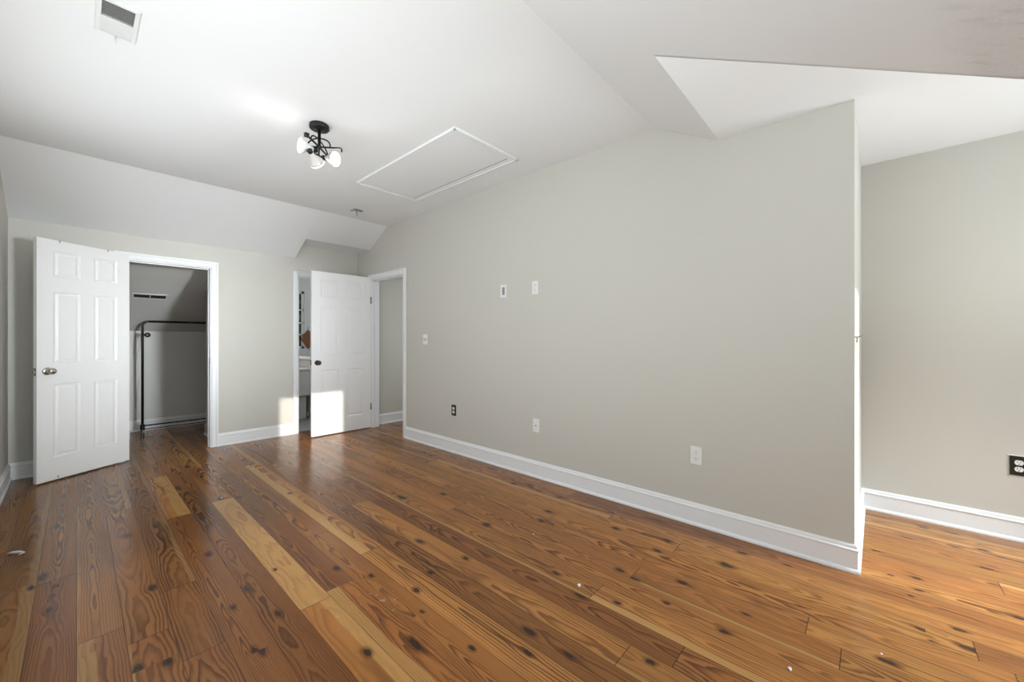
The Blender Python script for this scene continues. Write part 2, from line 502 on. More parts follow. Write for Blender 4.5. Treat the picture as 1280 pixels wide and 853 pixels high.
# ------------------------------------------------------------------ walls
def holes_wall(name, mat, axis, p0, p1, a0, a1, z0, z1, holes=()):
    """box wall; axis 'x' = normal along x (runs in y). holes = (a0,a1,z0,z1)"""
    As = sorted({a0, a1, *[h[0] for h in holes], *[h[1] for h in holes]})
    Zs = sorted({z0, z1, *[h[2] for h in holes], *[h[3] for h in holes]})
    bm = bmesh.new()
    def V(d, a, z):
        return (d, a, z) if axis == 'x' else (a, d, z)
    def solid(i, j):
        if not (0 <= i < len(As) - 1 and 0 <= j < len(Zs) - 1):
            return False
        a, z = (As[i] + As[i + 1]) / 2, (Zs[j] + Zs[j + 1]) / 2
        return not any(h[0] < a < h[1] and h[2] < z < h[3] for h in holes)
    for i in range(len(As) - 1):
        for j in range(len(Zs) - 1):
            if not solid(i, j):
                continue
            A, B, Z, W = As[i], As[i + 1], Zs[j], Zs[j + 1]
            for d in (p0, p1):
                bm.faces.new([bm.verts.new(V(d, *q)) for q in ((A, Z), (B, Z), (B, W), (A, W))])
            for (di, dj, q0, q1) in ((-1, 0, (A, Z), (A, W)), (1, 0, (B, Z), (B, W)), (0, -1, (A, Z), (B, Z)), (0, 1, (A, W), (B, W))):
                if not solid(i + di, j + dj):
                    bm.faces.new([bm.verts.new(q) for q in (V(p0, *q0), V(p0, *q1), V(p1, *q1), V(p1, *q0))])
    bmesh.ops.remove_doubles(bm, verts=bm.verts[:], dist=1e-5)
    m = MB()
    m.b.free()
    m.b = bm
    return m.build(name, mat)

DY0, DY1, DZ = 4.262, 5.06, 2.00                     # doorway in the long wall
m = MB()
m.prism(yz(XM, (YE, 0), (DY0 - .0, 0), (DY0, DZ + .02), (DY1, DZ + .02), (DY1, 0), (YB, 0), (YB, ZR), (YS, ZR), (Y2, ZC), (Y1, ZC), (YD, ZD), (YE, ZD)), (.115, 0, 0))
struct(m.build('wall_right', M_WALL), 'long greige wall with outlets and an open doorway at its far end', 'wall')
CX0, CX1, CZ = .300, 1.005, 2.005                    # closet doorway in the back wall
BX0, BX1, BZ = 1.905, 2.60, 2.02                     # bathroom doorway
m = MB()
m.prism([(XL, YB, 0), (CX0, YB, 0), (CX0, YB, CZ + .01), (CX1, YB, CZ + .01), (CX1, YB, 0), (BX0, YB, 0), (BX0, YB, BZ + .01), (BX1, YB, BZ + .01), (BX1, YB, 0), (XM, YB, 0), (XM, YB, ZR), (XS, YB, ZR), (XS, YB, ZB), (XL, YB, ZB)], (0, .115, 0))
struct(m.build('wall_back', M_WALL), 'greige back wall with the closet and bathroom doorways', 'wall')
struct(holes_wall('wall_left', M_WALL, 'x', XL - .1, XL, YF - .1, YB + .115, 0, 2.75, [(.5, 2.1, .75, 1.85), (2.6, 4.0, .75, 1.85)]), 'greige wall at the far left of the room', 'wall')
m = MB()                                             # short return at the free end, very slightly out of square
m.prism([(XM + .115, YE, 0), (XF, .055, 0), (XF, .20, 0), (XM + .115, .20, 0)], (0, 0, ZD))
struct(m.build('wall_return', M_WALL), 'narrow bright return wall at the end of the long wall', 'wall')
struct(holes_wall('wall_alcove', M_WALL, 'x', XF, XF + .1, YF - .1, .20, 0, ZD), 'greige alcove wall at the far right', 'wall')
WIN = [(1.77, 2.44, .97, 1.88), (2.79, 3.45, .97, 1.88)]
struct(holes_wall('wall_front', M_WALL, 'y', YF - .1, YF, XD - .02, XF, 0, ZD, WIN), 'greige dormer wall with two windows', 'wall')
struct(holes_wall('wall_knee', M_WALL, 'y', YF - .1, YF, XL, XD - .02, 0, ZK + .06, [(-.1, 1.2, .35, .95)]), 'low greige knee wall under the front slope', 'wall')

# dormer windows; knee and side wall windows are unseen, added for fill light
def window(name, axis, p, a0, a1, z0, z1, label, inward=1):
    V = (lambda d, a, z: (p + d * inward, a, z)) if axis == 'x' else (lambda d, a, z: (a, p + d * inward, z))
    def bx(m, d0, d1, b0, b1, c0, c1):
        q0, q1 = V(d0, b0, c0), V(d1, b1, c1)
        m.box([min(s, t) for s, t in zip(q0, q1)], [max(s, t) for s, t in zip(q0, q1)])
    root = thing(name, V(-.05, (a0 + a1) / 2, z0), label, 'window')
    root['kind'] = 'structure'
    inv = Matrix.Translation(-root.location)
    m = MB()
    for b0, b1, c0, c1 in ((a0, a0 + .035, z0, z1), (a1 - .035, a1, z0, z1), (a0, a1, z0, z0 + .035), (a0, a1, z1 - .035, z1)):
        bx(m, -.09, -.02, b0, b1, c0, c1)
    m.build('window_frame', M_TRIM, root, M=inv.copy())
    m = MB()
    for b0, b1, c0, c1 in ((a0 - .06, a0, z0 - .06, z1 + .06), (a1, a1 + .06, z0 - .06, z1 + .06), (a0, a1, z1, z1 + .06), (a0, a1, z0 - .06, z0)):
        bx(m, 0, .016, b0, b1, c0, c1)
    m.build('window_casing', M_TRIM, root, M=inv.copy())
    return root
window('window_1', 'y', YF, *WIN[0], 'white dormer window that lets the low sun in')
window('window_2', 'y', YF, *WIN[1], 'white dormer window facing the return wall')
window('fill_window_3', 'y', YF, -.1, 1.2, .35, .95, 'low white window added in the knee wall for fill light')
window('fill_window_4', 'x', XL, .5, 2.1, .75, 1.85, 'white window added in the left side wall for fill light, nearer the front')
window('fill_window_6', 'x', XL, 2.6, 4.0, .75, 1.85, 'white window added in the left side wall for fill light, farther from the front')

# ------------------------------------------------------------------ rooms beyond the doorways
# closet under the rear slope
def closet_z(y):
    return 1.315 + .56 * (7.13 - y)
YK = 7.13
struct(holes_wall('wall_closet_back', M_CLOSET, 'y', YK, YK + .08, -.3, 1.72, 0, 1.40), 'grey knee wall at the back of the closet', 'wall')
m = MB()
m.prism(yz(-.3, (YB + .115, closet_z(YB + .115)), (YK, closet_z(YK)), (YK, closet_z(YK) + .08), (YB + .115, closet_z(YB + .115) + .08)), (2.02, 0, 0))
struct(m.build('ceiling_closet', M_CLOSET), 'sloped grey ceiling inside the closet', 'ceiling')
m = MB()
m.prism(yz(1.10, (YB + .115, 0), (6.26, 0), (6.26, closet_z(6.26)), (YB + .115, closet_z(YB + .115))), (.10, 0, 0))
struct(m.build('wall_closet_stub', M_CLOSET), 'short grey side wall inside the closet, right of the doorway', 'wall')
struct(holes_wall('wall_closet_left', M_CLOSET, 'x', -.38, -.3, YB + .115, YK + .08, 0, 2.3), 'left closet side wall', 'wall')
struct(holes_wall('wall_partition', M_CLOSET, 'x', 1.72, 1.78, YB + .115, YK + .3, 0, 2.42), 'partition between closet and bathroom', 'wall')
# hall beyond the long wall
struct(holes_wall('wall_hall_end', M_HALL, 'y', 5.17, 5.27, XM + .115, 4.25, 0, 2.43), 'greige hall wall seen through the right doorway', 'wall')
struct(holes_wall('wall_hall_far', M_HALL, 'x', 4.25, 4.33, 3.0, 5.27, 0, 2.43), 'greige far wall of the hall', 'wall')
struct(holes_wall('wall_hall_near', M_HALL, 'y', 2.92, 3.0, XM + .115, 4.33, 0, 2.43), 'greige near wall of the hall', 'wall')
m = MB().box((XM + .115, 2.92, 2.43), (4.33, 5.27, 2.5))
struct(m.build('ceiling_hall', M_CEIL), 'white hall ceiling', 'ceiling')
# bathroom beyond the back wall, inside the rear dormer
BYE = 7.20
struct(holes_wall('wall_bathroom_back', M_BATHWALL, 'y', BYE, BYE + .1, 1.78, 3.1, 0, 2.43, [(2.275, 2.62, 1.05, 2.03)]), 'white bathroom wall with a window, seen through the narrow gap', 'wall')
struct(holes_wall('wall_bathroom_side', M_BATHWALL, 'x', 3.0, 3.1, 5.58, BYE, 0, 2.43), 'white bathroom side wall', 'wall')
struct(holes_wall('wall_bathroom_front', M_BATHWALL, 'y', 5.48, 5.57, XM + .12, 3.1, 0, 2.43), 'white bathroom front wall', 'wall')
m = MB().box((1.78, YB + .12, ZR), (3.1, BYE + .1, ZR + .06))
struct(m.build('ceiling_bathroom', M_BATHWALL), 'white bathroom ceiling', 'ceiling')
m = MB().box((1.78, 5.52, -.03), (3.1, BYE, .004))
struct(m.build('floor_bathroom', M_TILE), 'grey tiled bathroom floor', 'floor')
wb = thing('window_5', (2.445, BYE + .05, 1.05), 'bathroom window with a white grid of bars seen through the narrow door gap', 'window')
wb['kind'] = 'structure'
inv = Matrix.Translation(-wb.location + Vector((.055, 0, 0)))
m = MB()
for a0, a1, z0, z1 in ((2.22, 2.26, 1.05, 2.03), (2.525, 2.565, 1.05, 2.03), (2.22, 2.565, 1.05, 1.09), (2.22, 2.565, 1.99, 2.03), (2.38, 2.395, 1.05, 2.03), (2.22, 2.565, 1.48, 1.50), (2.22, 2.565, 1.70, 1.72), (2.22, 2.565, 1.28, 1.30)):
    m.box((a0, BYE + .02, z0), (a1, BYE + .06, z1))
m.build('window_frame', M_TRIM, wb, M=inv.copy())
t = NT('window_glass_at_dusk_of_trees')
t.set(Base_Color=t.mix(t.step(t.noise(t.pos(), 14, 4), .4, .6), (.02, .03, .025), (.10, .12, .12)), Roughness=.1)
M_DARKPANE = t.m
MB().box((2.25, BYE + .035, 1.08), (2.535, BYE + .042, 2.0)).build('window_pane', M_DARKPANE, wb, M=inv.copy())

# ------------------------------------------------------------------ baseboards
PROF = [(0, 0), (.024, 0), (.024, .010), (.020, .018), (.014, .020), (.014, .108), (.018, .112), (.018, .118), (.012, .124), (.010, .134), (.006, .142), (0, .142)]
def baseboard(name, p0, p1, nrm, label, mat=None, ext0=0, ext1=0):
    """ext = 1: outside mitre, -1: inside mitre at that end"""
    p0, p1, nrm = Vector((*p0, 0)), Vector((*p1, 0)), Vector((*nrm, 0))
    d = (p1 - p0).normalized()
    bm = bmesh.new()
    A = [bm.verts.new(p0 + nrm * a + Vector((0, 0, b)) - d * a * ext0) for a, b in PROF]
    B = [bm.verts.new(p1 + nrm * a + Vector((0, 0, b)) + d * a * ext1) for a, b in PROF]
    n = len(A)
    bm.faces.new(A)
    bm.faces.new(B[::-1])
    for i in range(n):
        bm.faces.new((A[i], B[i], B[(i + 1) % n], A[(i + 1) % n]))
    m = MB()
    m.b.free()
    m.b = bm
    return struct(m.build(name, mat or M_TRIM), label, 'baseboard')
CW = .062                                            # casing width
baseboard('baseboard_right', (XM, YE), (XM, DY0 - CW + .006), (-1, 0), 'long white baseboard along the long right wall', ext0=1)
baseboard('baseboard_return', (XM, YE), (XF, .055), (0, -1), 'white baseboard on the narrow return wall', ext0=1, ext1=-1)
baseboard('baseboard_alcove', (XF, YF), (XF, .055), (-1, 0), 'white baseboard along the alcove wall at the right', ext0=-1, ext1=-1)
baseboard('baseboard_left', (XL, YF), (XL, YB), (1, 0), 'white baseboard on the left wall', ext0=-1, ext1=-1)
baseboard('baseboard_corner', (XL, YB), (CX0 - CW + .006, YB), (0, -1), 'white baseboard in the left corner behind the open closet door', ext0=-1)
baseboard('baseboard_back', (CX1 + CW - .006, YB), (BX0 - CW + .02, YB), (0, -1), 'white baseboard between the closet and bathroom doorways')
baseboard('baseboard_closet', (-.3, YK), (1.72, YK), (0, -1), 'white baseboard at the back of the closet')
baseboard('baseboard_stub', (1.10, YB + .115), (1.10, 6.26), (-1, 0), 'short white baseboard inside the closet at its right side', ext1=1)
baseboard('baseboard_hall', (XM + .115, 5.17), (4.25, 5.17), (0, -1), 'white baseboard in the hall through the right doorway')
baseboard('baseboard_front', (XD, YF), (XF, YF), (0, 1), 'white baseboard under the dormer windows')

# ------------------------------------------------------------------ door casings and jambs
def casing(name, axis, p, sgn, a0, a1, z1, depth, label, foot=0):
    """axis: wall normal; p: wall face; sgn: direction into the room; opening a0..a1, head z1; jamb goes depth into the wall"""
    V = (lambda d, a, z: (p + sgn * d, a, z)) if axis == 'x' else (lambda d, a, z: (a, p + sgn * d, z))
    m = MB()
    # moulded profile across the casing: (distance from opening edge, projection)
    pr = [(0, 0), (0, .010), (.008, .013), (.036, .014), (.044, .018), (.058, .018), (CW, .014), (CW, 0)]
    def leg(edge, out):
        pts = [V(d, edge + out * s, 0) for s, d in pr]
        a = [m.b.verts.new(q) for q in pts]
        b = [m.b.verts.new(V(d, edge + out * s, z1 + s)) for s, d in pr]
        n = len(a)
        m.b.faces.new(a)
        m.b.faces.new(b)
        for i in range(n):
            m.b.faces.new((a[i], a[(i + 1) % n], b[(i + 1) % n], b[i]))
    leg(a0, -1)
    leg(a1, 1)
    a = [m.b.verts.new(V(d, a0 - s, z1 + s)) for s, d in pr]
    b = [m.b.verts.new(V(d, a1 + s, z1 + s)) for s, d in pr]
    n = len(a)
    m.b.faces.new(a)
    m.b.faces.new(b)
    for i in range(n):
        m.b.faces.new((a[i], a[(i + 1) % n], b[(i + 1) % n], b[i]))
    def bx(d0, d1, b0, b1, c0, c1):
        q0, q1 = V(d0, b0, c0), V(d1, b1, c1)
        m.box([min(s, t) for s, t in zip(q0, q1)], [max(s, t) for s, t in zip(q0, q1)])
    j = .016
    bx(-depth, .002, a0 - .004, a0 + j - .004, 0, z1)
    bx(-depth, .002, a1 - j + .004, a1 + .004, 0, z1)
    bx(-depth, .002, a0 - .004, a1 + .004, z1 - j + .004, z1 + .004)
    # door stop
    bx(-.055, -.042, a0 + j - .004, a0 + j + .008, 0, z1 - j)
    bx(-.055, -.042, a1 - j - .008, a1 - j + .004, 0, z1 - j)
    bx(-.055, -.042, a0 + j, a1 - j, z1 - j - .008, z1 - j + .004)
    return struct(m.build(name, M_TRIM), label, 'door trim')
casing('trim_1', 'y', YB, -1, CX0, CX1, CZ, .115, 'white moulded door frame of the closet doorway')
casing('trim_2', 'y', YB, -1, BX0, BX1, BZ, .115, 'white door frame of the bathroom doorway behind the open door')
casing('trim_3', 'x', XM, -1, DY0, DY1, DZ + .02, .115, 'white moulded door frame of the doorway in the long wall')
# strike plates
tag(MB().box((CX1 - .0135, YB + .012, .93), (CX1 - .0115, YB + .036, 1.0)).build('strike_plate', M_GREYMETAL), 'small dark strike plate on the right jamb of the closet doorway', 'strike plate')
tag(MB().box((XM + .012, DY0 + .0115, .90), (XM + .036, DY0 + .0135, .97)).build('strike_plate', M_BRONZE), 'small dark strike plate on the jamb of the right doorway', 'strike plate')

# ------------------------------------------------------------------ six-panel doors
def panel_door(w, h, t=.035, stile=.105, mull=.10):
    """leaf in local space: hinge edge at x=0, width along +x, thickness along y (0..t), z 0..h"""
    pw = (w - 2 * stile - mull) / 2
    xs = [0, stile, stile + pw, stile + pw + mull, w - stile, w]
    k = h / 2.03
    zs = [0]
    for v in (.19, .62, .175, .61, .125, .22, .09):
        zs.append(zs[-1] + v * k)
    bm = bmesh.new()
    for side in (0, 1):
        yb = t if side else 0
        s = -1 if side else 1                        # into the leaf
        def F(pts):
            bm.faces.new([bm.verts.new(q) for q in pts])
        for i in range(5):
            for j in range(7):
                x0, x1, z0, z1 = xs[i], xs[i + 1], zs[j], zs[j + 1]
                if i in (1, 3) and j in (1, 3, 5):
                    rings = [(0, 0), (.012, .007), (.020, .007), (.034, .0015), (.038, .0015)]
                    for (o0, d0), (o1, d1) in zip(rings, rings[1:]):
                        A = [(x0 + o0, yb + s * d0, z0 + o0), (x1 - o0, yb + s * d0, z0 + o0), (x1 - o0, yb + s * d0, z1 - o0), (x0 + o0, yb + s * d0, z1 - o0)]
                        B = [(x0 + o1, yb + s * d1, z0 + o1), (x1 - o1, yb + s * d1, z0 + o1), (x1 - o1, yb + s * d1, z1 - o1), (x0 + o1, yb + s * d1, z1 - o1)]
                        for q in range(4):
                            F((A[q], A[(q + 1) % 4], B[(q + 1) % 4], B[q]))
                    F(B)
                else:
                    F([(x0, yb, z0), (x1, yb, z0), (x1, yb, z1), (x0, yb, z1)])
    for a, b in (((0, 0), (w, 0)), ((0, h), (w, h))):
        bm.faces.new([bm.verts.new(q) for q in ((a[0], 0, a[1]), (b[0], 0, b[1]), (b[0], t, b[1]), (a[0], t, a[1]))])
    for xx in (0, w):
        bm.faces.new([bm.verts.new(q) for q in ((xx, 0, 0), (xx, t, 0), (xx, t, h), (xx, 0, h))])
    bmesh.ops.remove_doubles(bm, verts=bm.verts[:], dist=1e-5)
    m = MB()
    m.b.free()
    m.b = bm
    return m

def knob(parent, x, z, y, ny, mat, r=.027, label=None):
    m = MB()
    m.lathe((x, y, z), (0, ny, 0), [(.032, 0), (.032, .004), (.026, .008), (.012, .010), (.011, .030), (.018, .036), (r, .046), (r * 1.02, .056), (r * .85, .066), (r * .4, .070), (.001, .0705)], 24)
    o = m.build('door_knob', mat, parent)
    if label:
        o['label'] = label
    return o

# closet door: hinged at the left jamb, swung wide into the room
H1 = (.345, YB - .012)
E1 = Vector((-.226, 5.066)) - Vector(H1)
d1 = thing('door_1', (H1[0], H1[1], .012), 'white six-panel closet door standing wide open at the left', 'door', (0, 0, math.atan2(E1.y, E1.x)))
d1['kind'] = 'structure'
W1 = E1.length
# local +x runs to the free edge; the room side (towards the camera) is local +y
panel_door(W1, 2.035).build('door_leaf', M_DOOR, d1, M=Matrix.Translation((0, -.035, 0)))
for o in (d1.children[-1],):
    o.matrix_basis = Matrix.Translation((0, -.035, 0))
knob(d1, W1 - .065, .925, 0, 1, M_NICKEL, label='satin nickel door knob')
knob(d1, W1 - .065, .925, -.035, -1, M_NICKEL)
MB().box((W1 - .002, -.030, .89), (W1 + .0015, -.006, .955)).box((W1 + .001, -.024, .912), (W1 + .011, -.013, .935)).build('latch_plate', M_GREYMETAL, d1)
for xx in (W1 * .785, W1 * .265):
    MB().box((xx - .004, -.036, 2.018), (xx + .004, .0025, 2.0375)).build('hook_clip', M_GREYMETAL, d1)['label'] = 'small dark clip over the top edge'
MB().box((W1 * .80 - .004, -.002, .012), (W1 * .80 + .004, .003, .030)).build('hook_clip', M_GREYMETAL, d1)['label'] = 'small dark clip at the bottom edge'
MB().tube([(-.004, -.004, .20), (-.004, -.004, .29)], .005).build('hinge', M_GREYMETAL, d1)
MB().tube([(-.004, -.004, 1.74), (-.004, -.004, 1.83)], .005).build('hinge', M_GREYMETAL, d1)

# bedroom door: hinged at the long wall, swung square into the room
W2 = .775
d2 = thing('door_2', (XM - .008, 5.045, .012), 'white six-panel door standing open across the bathroom doorway', 'door', (0, 0, math.pi))
d2['kind'] = 'structure'
# local +x = world -x ; local +y = world -y (towards the camera)
lf = panel_door(W2, 2.035, stile=.112, mull=.105).build('door_leaf', M_DOOR, d2)
lf.matrix_basis = Matrix.Translation((0, -.035, 0))
knob(d2, W2 - .068, .905, 0, 1, M_BRONZE, label='dark bronze door knob')
knob(d2, W2 - .068, .905, -.035, -1, M_BRONZE)
MB().box((W2 - .002, -.030, .875), (W2 + .0015, -.006, .94)).build('latch_plate', M_BRONZE, d2)
for z in (.24, 1.68):
    MB().tube([(-.001, .004, z), (-.001, .004, z + .09)], .0065).box((-.001, -.004, z), (.012, .0015, z + .09)).build('hinge', M_GREYMETAL, d2)['label'] = 'grey metal hinge'

# ------------------------------------------------------------------ ceiling light with three adjustable bulbs
LC = Vector((1.115, 2.80, ZC))
fix = thing('ceiling_light', LC, 'black scrolled ceiling light with three spot bulbs', 'ceiling light')
def L(r, f, u):
    return RT * r + FW * f + Vector((0, 0, u))
MB().lathe((0, 0, 0), (0, 0, -1), [(.061, 0), (.063, .003), (.063, .024), (.059, .029), (.054, .030), (.012, .031), (.01, .034)], 32).build('canopy', M_BLACK, fix)
MB().lathe((0, 0, -.028), (0, 0, -1), [(.010, 0), (.010, .112), (.014, .114), (.014, .130), (.004, .136)], 16).build('stem', M_BLACK, fix)
ZBAR = -.150
a0, a1 = L(-.070, .0, ZBAR + .004), L(.146, .0, ZBAR - .008)
MB().tube([a0, L(0, 0, ZBAR), a1, a1 + L(.006, 0, -.006), a1 + L(.008, 0, -.026)], .0055).build('arm', M_BLACK, fix)
b0, b1 = L(-.004, -.16, ZBAR), L(-.008, .155, ZBAR)
MB().tube([b0, L(0, 0, ZBAR), b1], .0065).box(tuple(b0 + Vector((-.013, -.013, -.011))), tuple(b0 + Vector((.013, .013, .011)))).build('arm', M_BLACK, fix)
MB().tube([L(0, 0, ZBAR), L(-.004, 0, -.205)], .006).tube([L(-.050, -.065, -.205), L(-.02, -.01, -.207), L(.012, .085, -.200)], [.009, .010, .008]).build('lower_arm', M_BLACK, fix)
def arch(p0, p1, rise, n=16):
    q = []
    for i in range(n + 1):
        a = math.pi * i / n
        q.append(p0.lerp(p1, (1 - math.cos(a)) / 2) + Vector((0, 0, rise * math.sin(a) ** .8)))
    return q
MB().tube(arch(L(-.082, 0, ZBAR - .002), L(.076, 0, ZBAR - .004), .062), .0048).build('scroll', M_BLACK, fix)
MB().tube(arch(L(-.006, -.10, ZBAR), L(-.004, .14, ZBAR - .020), .062), .0048).build('scroll', M_BLACK, fix)
def bulb(pos, axis, back):
    axis = Vector(axis).normalized()
    m = MB()
    m.lathe(pos - axis * .022, axis, [(.012, 0), (.017, .004), (.017, .024), (.014, .028)], 20)
    m.build('lamp_holder', M_BLACK, fix)
    m = MB()
    m.lathe(pos, axis, [(.014, 0), (.0165, .016), (.021, .030), (.037, .052), (.0455, .072), (.0475, .084)], 28)
    b = m.build('bulb', back, fix)
    m = MB()
    m.lathe(pos + axis * .084, axis, [(.0470, 0), (.0465, .005), (.038, .010), (.022, .0135), (.001, .015)], 28)
    m.build('bulb_face', M_BULB, b)
    light('bulb_light', 'SPOT', fix.location + pos + axis * .106, 1.6, (.96, .98, 1), dirn=axis, spot_size=math.radians(125), spot_blend=1.0, shadow_soft_size=.04)
bulb(L(-.034, -.005, -.170), L(-.74, -.67, .0), M_PLATE)
bulb(L(.004, .075, -.190), L(.92, -.22, -.20), M_BULBOFF)
bulb(L(-.030, -.060, -.214), L(.14, .82, -.52), M_BULBOFF)

# ------------------------------------------------------------------ ceiling vent, attic hatch, open fixture hole
def louvre(root, L_, W_, slats, mat, dark, depth=.012, split=True, lean=.5):
    """register in local xy, long side along y, visible face at z=-depth"""
    m = MB()
    b = .020
    prof = [(0, 0), (0, -.003), (.006, -depth), (b, -depth), (b, -.002)]
    def rect(o, z):
        return [(-W_ / 2 + o, -L_ / 2 + o, z), (W_ / 2 - o, -L_ / 2 + o, z), (W_ / 2 - o, L_ / 2 - o, z), (-W_ / 2 + o, L_ / 2 - o, z)]
    for (o0, z0), (o1, z1) in zip(prof, prof[1:]):
        A, B = rect(o0, z0), rect(o1, z1)
        for q in range(4):
            m.face((A[q], A[(q + 1) % 4], B[(q + 1) % 4], B[q]))
    if split:
        m.box((-W_ / 2 + b - .001, -.004, -depth), (W_ / 2 - b + .001, .004, -.002))
    m.build('frame', mat, root)
    MB().box((-W_ / 2 + b * .6, -L_ / 2 + b * .6, -.0022), (W_ / 2 - b * .6, L_ / 2 - b * .6, -.0008)).build('duct_backing', dark, root)
    m = MB()
    y0, y1 = -L_ / 2 + b, L_ / 2 - b
    for i in range(slats):
        y = y0 + (i + .5) * (y1 - y0) / slats
        s = 1 if y < 0 else -1
        hw = (y1 - y0) / slats * .33
        m.prism([(-W_ / 2 + b, y - hw * s * lean, -depth + .001), (-W_ / 2 + b, y + hw * s, -.003), (-W_ / 2 + b, y + hw * s + .0008, -.003), (-W_ / 2 + b, y - hw * s * lean + .0008, -depth + .001)], (W_ - 2 * b, 0, 0))
    m.build('louvres', mat, root)
v = thing('ceiling_vent', (.123, 2.563, ZC), 'white two-way air vent on the ceiling at the top left', 'vent')
louvre(v, .285, .145, 22, M_VENTWHITE, M_VENTDARK, .010)
MB().tube([(.0, .128, -.010), (.0, .140, -.026), (.002, .150, -.030)], .003).build('damper_lever', M_VENTWHITE, v)
sa = math.atan(.56)
cv = thing('closet_vent', (.585, 6.40, closet_z(6.40)), 'dark slotted vent on the sloped closet ceiling', 'vent', (-sa, 0, 0))
def closet_register(root):
    m = MB()
    b, W_, L_ = .018, .32, .105
    for x0, x1, y0, y1 in ((-W_ / 2, W_ / 2, -L_ / 2, -L_ / 2 + b), (-W_ / 2, W_ / 2, L_ / 2 - b, L_ / 2), (-W_ / 2, -W_ / 2 + b, -L_ / 2, L_ / 2), (W_ / 2 - b, W_ / 2, -L_ / 2, L_ / 2), (-.004, .004, -L_ / 2, L_ / 2)):
        m.box((x0, y0, -.010), (x1, y1, 0))
    m.build('frame', M_VENTWHITE, root, bevel=.002)
    MB().box((-W_ / 2 + .01, -L_ / 2 + .01, -.003), (W_ / 2 - .01, L_ / 2 - .01, -.001)).build('duct_backing', M_GAP, root)
    m = MB()
    for i in range(26):
        x = -W_ / 2 + b + (i + .5) * (W_ - 2 * b) / 26
        m.box((x - .0012, -L_ / 2 + b, -.009), (x + .0012, L_ / 2 - b, -.003))
    m.build('louvres', M_VENTDARK, root)
closet_register(cv)

hx0, hx1, hy0, hy1 = 1.745, 2.400, 2.120, 3.550
h = thing('attic_hatch', ((hx0 + hx1) / 2, (hy0 + hy1) / 2, ZC), 'large white rectangular attic hatch panel in the ceiling', 'attic hatch')
hw, hl = (hx1 - hx0) / 2, (hy1 - hy0) / 2
m = MB()
fb = .058
for x0, x1, y0, y1 in ((-hw, -hw + fb, -hl, hl), (hw - fb, hw, -hl, hl), (-hw + fb, hw - fb, -hl, -hl + fb), (-hw + fb, hw - fb, hl - fb, hl)):
    m.box((x0, y0, -.012), (x1, y1, 0))
for x0, x1, y0, y1 in ((-hw, -hw + .018, -hl, hl), (hw - .018, hw, -hl, hl), (-hw, hw, -hl, -hl + .018), (-hw, hw, hl - .018, hl)):
    m.box((x0, y0, -.018), (x1, y1, -.011))
m.build('frame', M_CEIL, h, bevel=.003)
MB().box((-hw + fb, -hl + fb, -.0075), (hw - fb, hl - fb, -.0005)).build('gap_shade_sheet', M_GAP, h)  # black sheet standing in for the darkness inside the panel gap
MB().box((-hw + fb + .002, -hl + fb + .002, -.010), (hw - fb - .010, hl - fb - .008, -.0070)).build('panel', M_CEIL, h)

fh = thing('fixture_bracket', (2.13, 4.30, ZC), 'small dark bracket with a loose wire on the ceiling near the corner', 'bracket')
MB().prism([(-.055, -.012, 0), (-.02, -.026, 0), (.05, -.016, 0), (.065, .004, 0), (.03, .018, 0), (-.03, .016, 0)], (0, 0, -.012)).build('plate', M_GREYMETAL, fh)
MB().tube([L(-.02, 0, -.010), L(-.006, -.01, -.035), L(.0, -.012, -.055), L(-.002, -.01, -.075)], .005).build('wire', M_GREYMETAL, fh)
MB().tube([L(-.045, 0, -.008), L(-.075, .0, -.012)], .006).build('screw', M_GREYMETAL, fh)

# ------------------------------------------------------------------ wall plates
def plate_root(name, x, y, z, label, cat, group=None):
    # local: +x out of the wall (world -x), y along the wall (world -y), z up
    return thing(name, (x, y, z), label, cat, (0, 0, math.pi), group)
def cover(root, mat, w=.072, hgt=.116, d=.006, hole=None):
    m = MB()
    m.prism([(0, -w / 2, -hgt / 2), (0, w / 2, -hgt / 2), (0, w / 2, hgt / 2), (0, -w / 2, hgt / 2)], (d, 0, 0))
    return m.build('cover_plate', mat, root, bevel=.0028)
def screw(root, y, z, x=.006, mat=None):
    MB().lathe((x, y, z), (1, 0, 0), [(.0032, -.001), (.0032, .0006), (.001, .001)], 12).build('screw', mat or M_PLATE, root)
def receptacle(root, z, x=.006):
    m = MB()
    n = 20
    pts = []
    for i in range(n):
        a = 2 * math.pi * i / n
        yy, zz = .0175 * math.cos(a), .0175 * math.sin(a)
        pts.append((x - .001, yy, z + max(-.0142, min(.0142, zz))))
    m.prism(pts, (.0035, 0, 0))
    r = m.build('receptacle', M_PLATE, root)
    m = MB()
    X = x + .0026
    m.box((X - .001, -.0078, z + .0005), (X + .0003, -.0052, z + .0090))
    m.box((X - .001, .0052, z + .0015), (X + .0003, .0078, z + .0082))
    m.lathe((X - .001, 0, z - .0075), (1, 0, 0), [(.0028, 0), (.0028, .0013)], 12)
    m.build('slots', M_SLOT, r)
def outlet(x, y, z, label, mat, group=None):
    r = plate_root('wall_outlet', x, y, z, label, 'outlet', group)
    cover(r, mat)
    receptacle(r, .0195)
    receptacle(r, -.0195)
    screw(r, 0, 0, mat=M_GREYMETAL if mat is M_BLACKP else None)
    return r
outlet(XM, .84, .45, 'white duplex outlet low on the long wall, nearest its free end', M_PLATE)
outlet(XM, 3.292, .45, 'black outlet with white sockets low on the long wall near the doorway', M_BLACKP)
outlet(XM, 2.177, 1.657, 'white outlet high on the long wall, right one of the high pair', M_PLATE)
fo = outlet(XF, -.650, .447, 'black outlet with white sockets on the alcove wall at the right edge', M_BLACKP)
MB().prism([(0, -.040, .058), (0, .038, .058), (0, .040, .064), (0, -.040, .064)], (.004, 0, 0)).build('paint_edge', M_PLATE, fo)
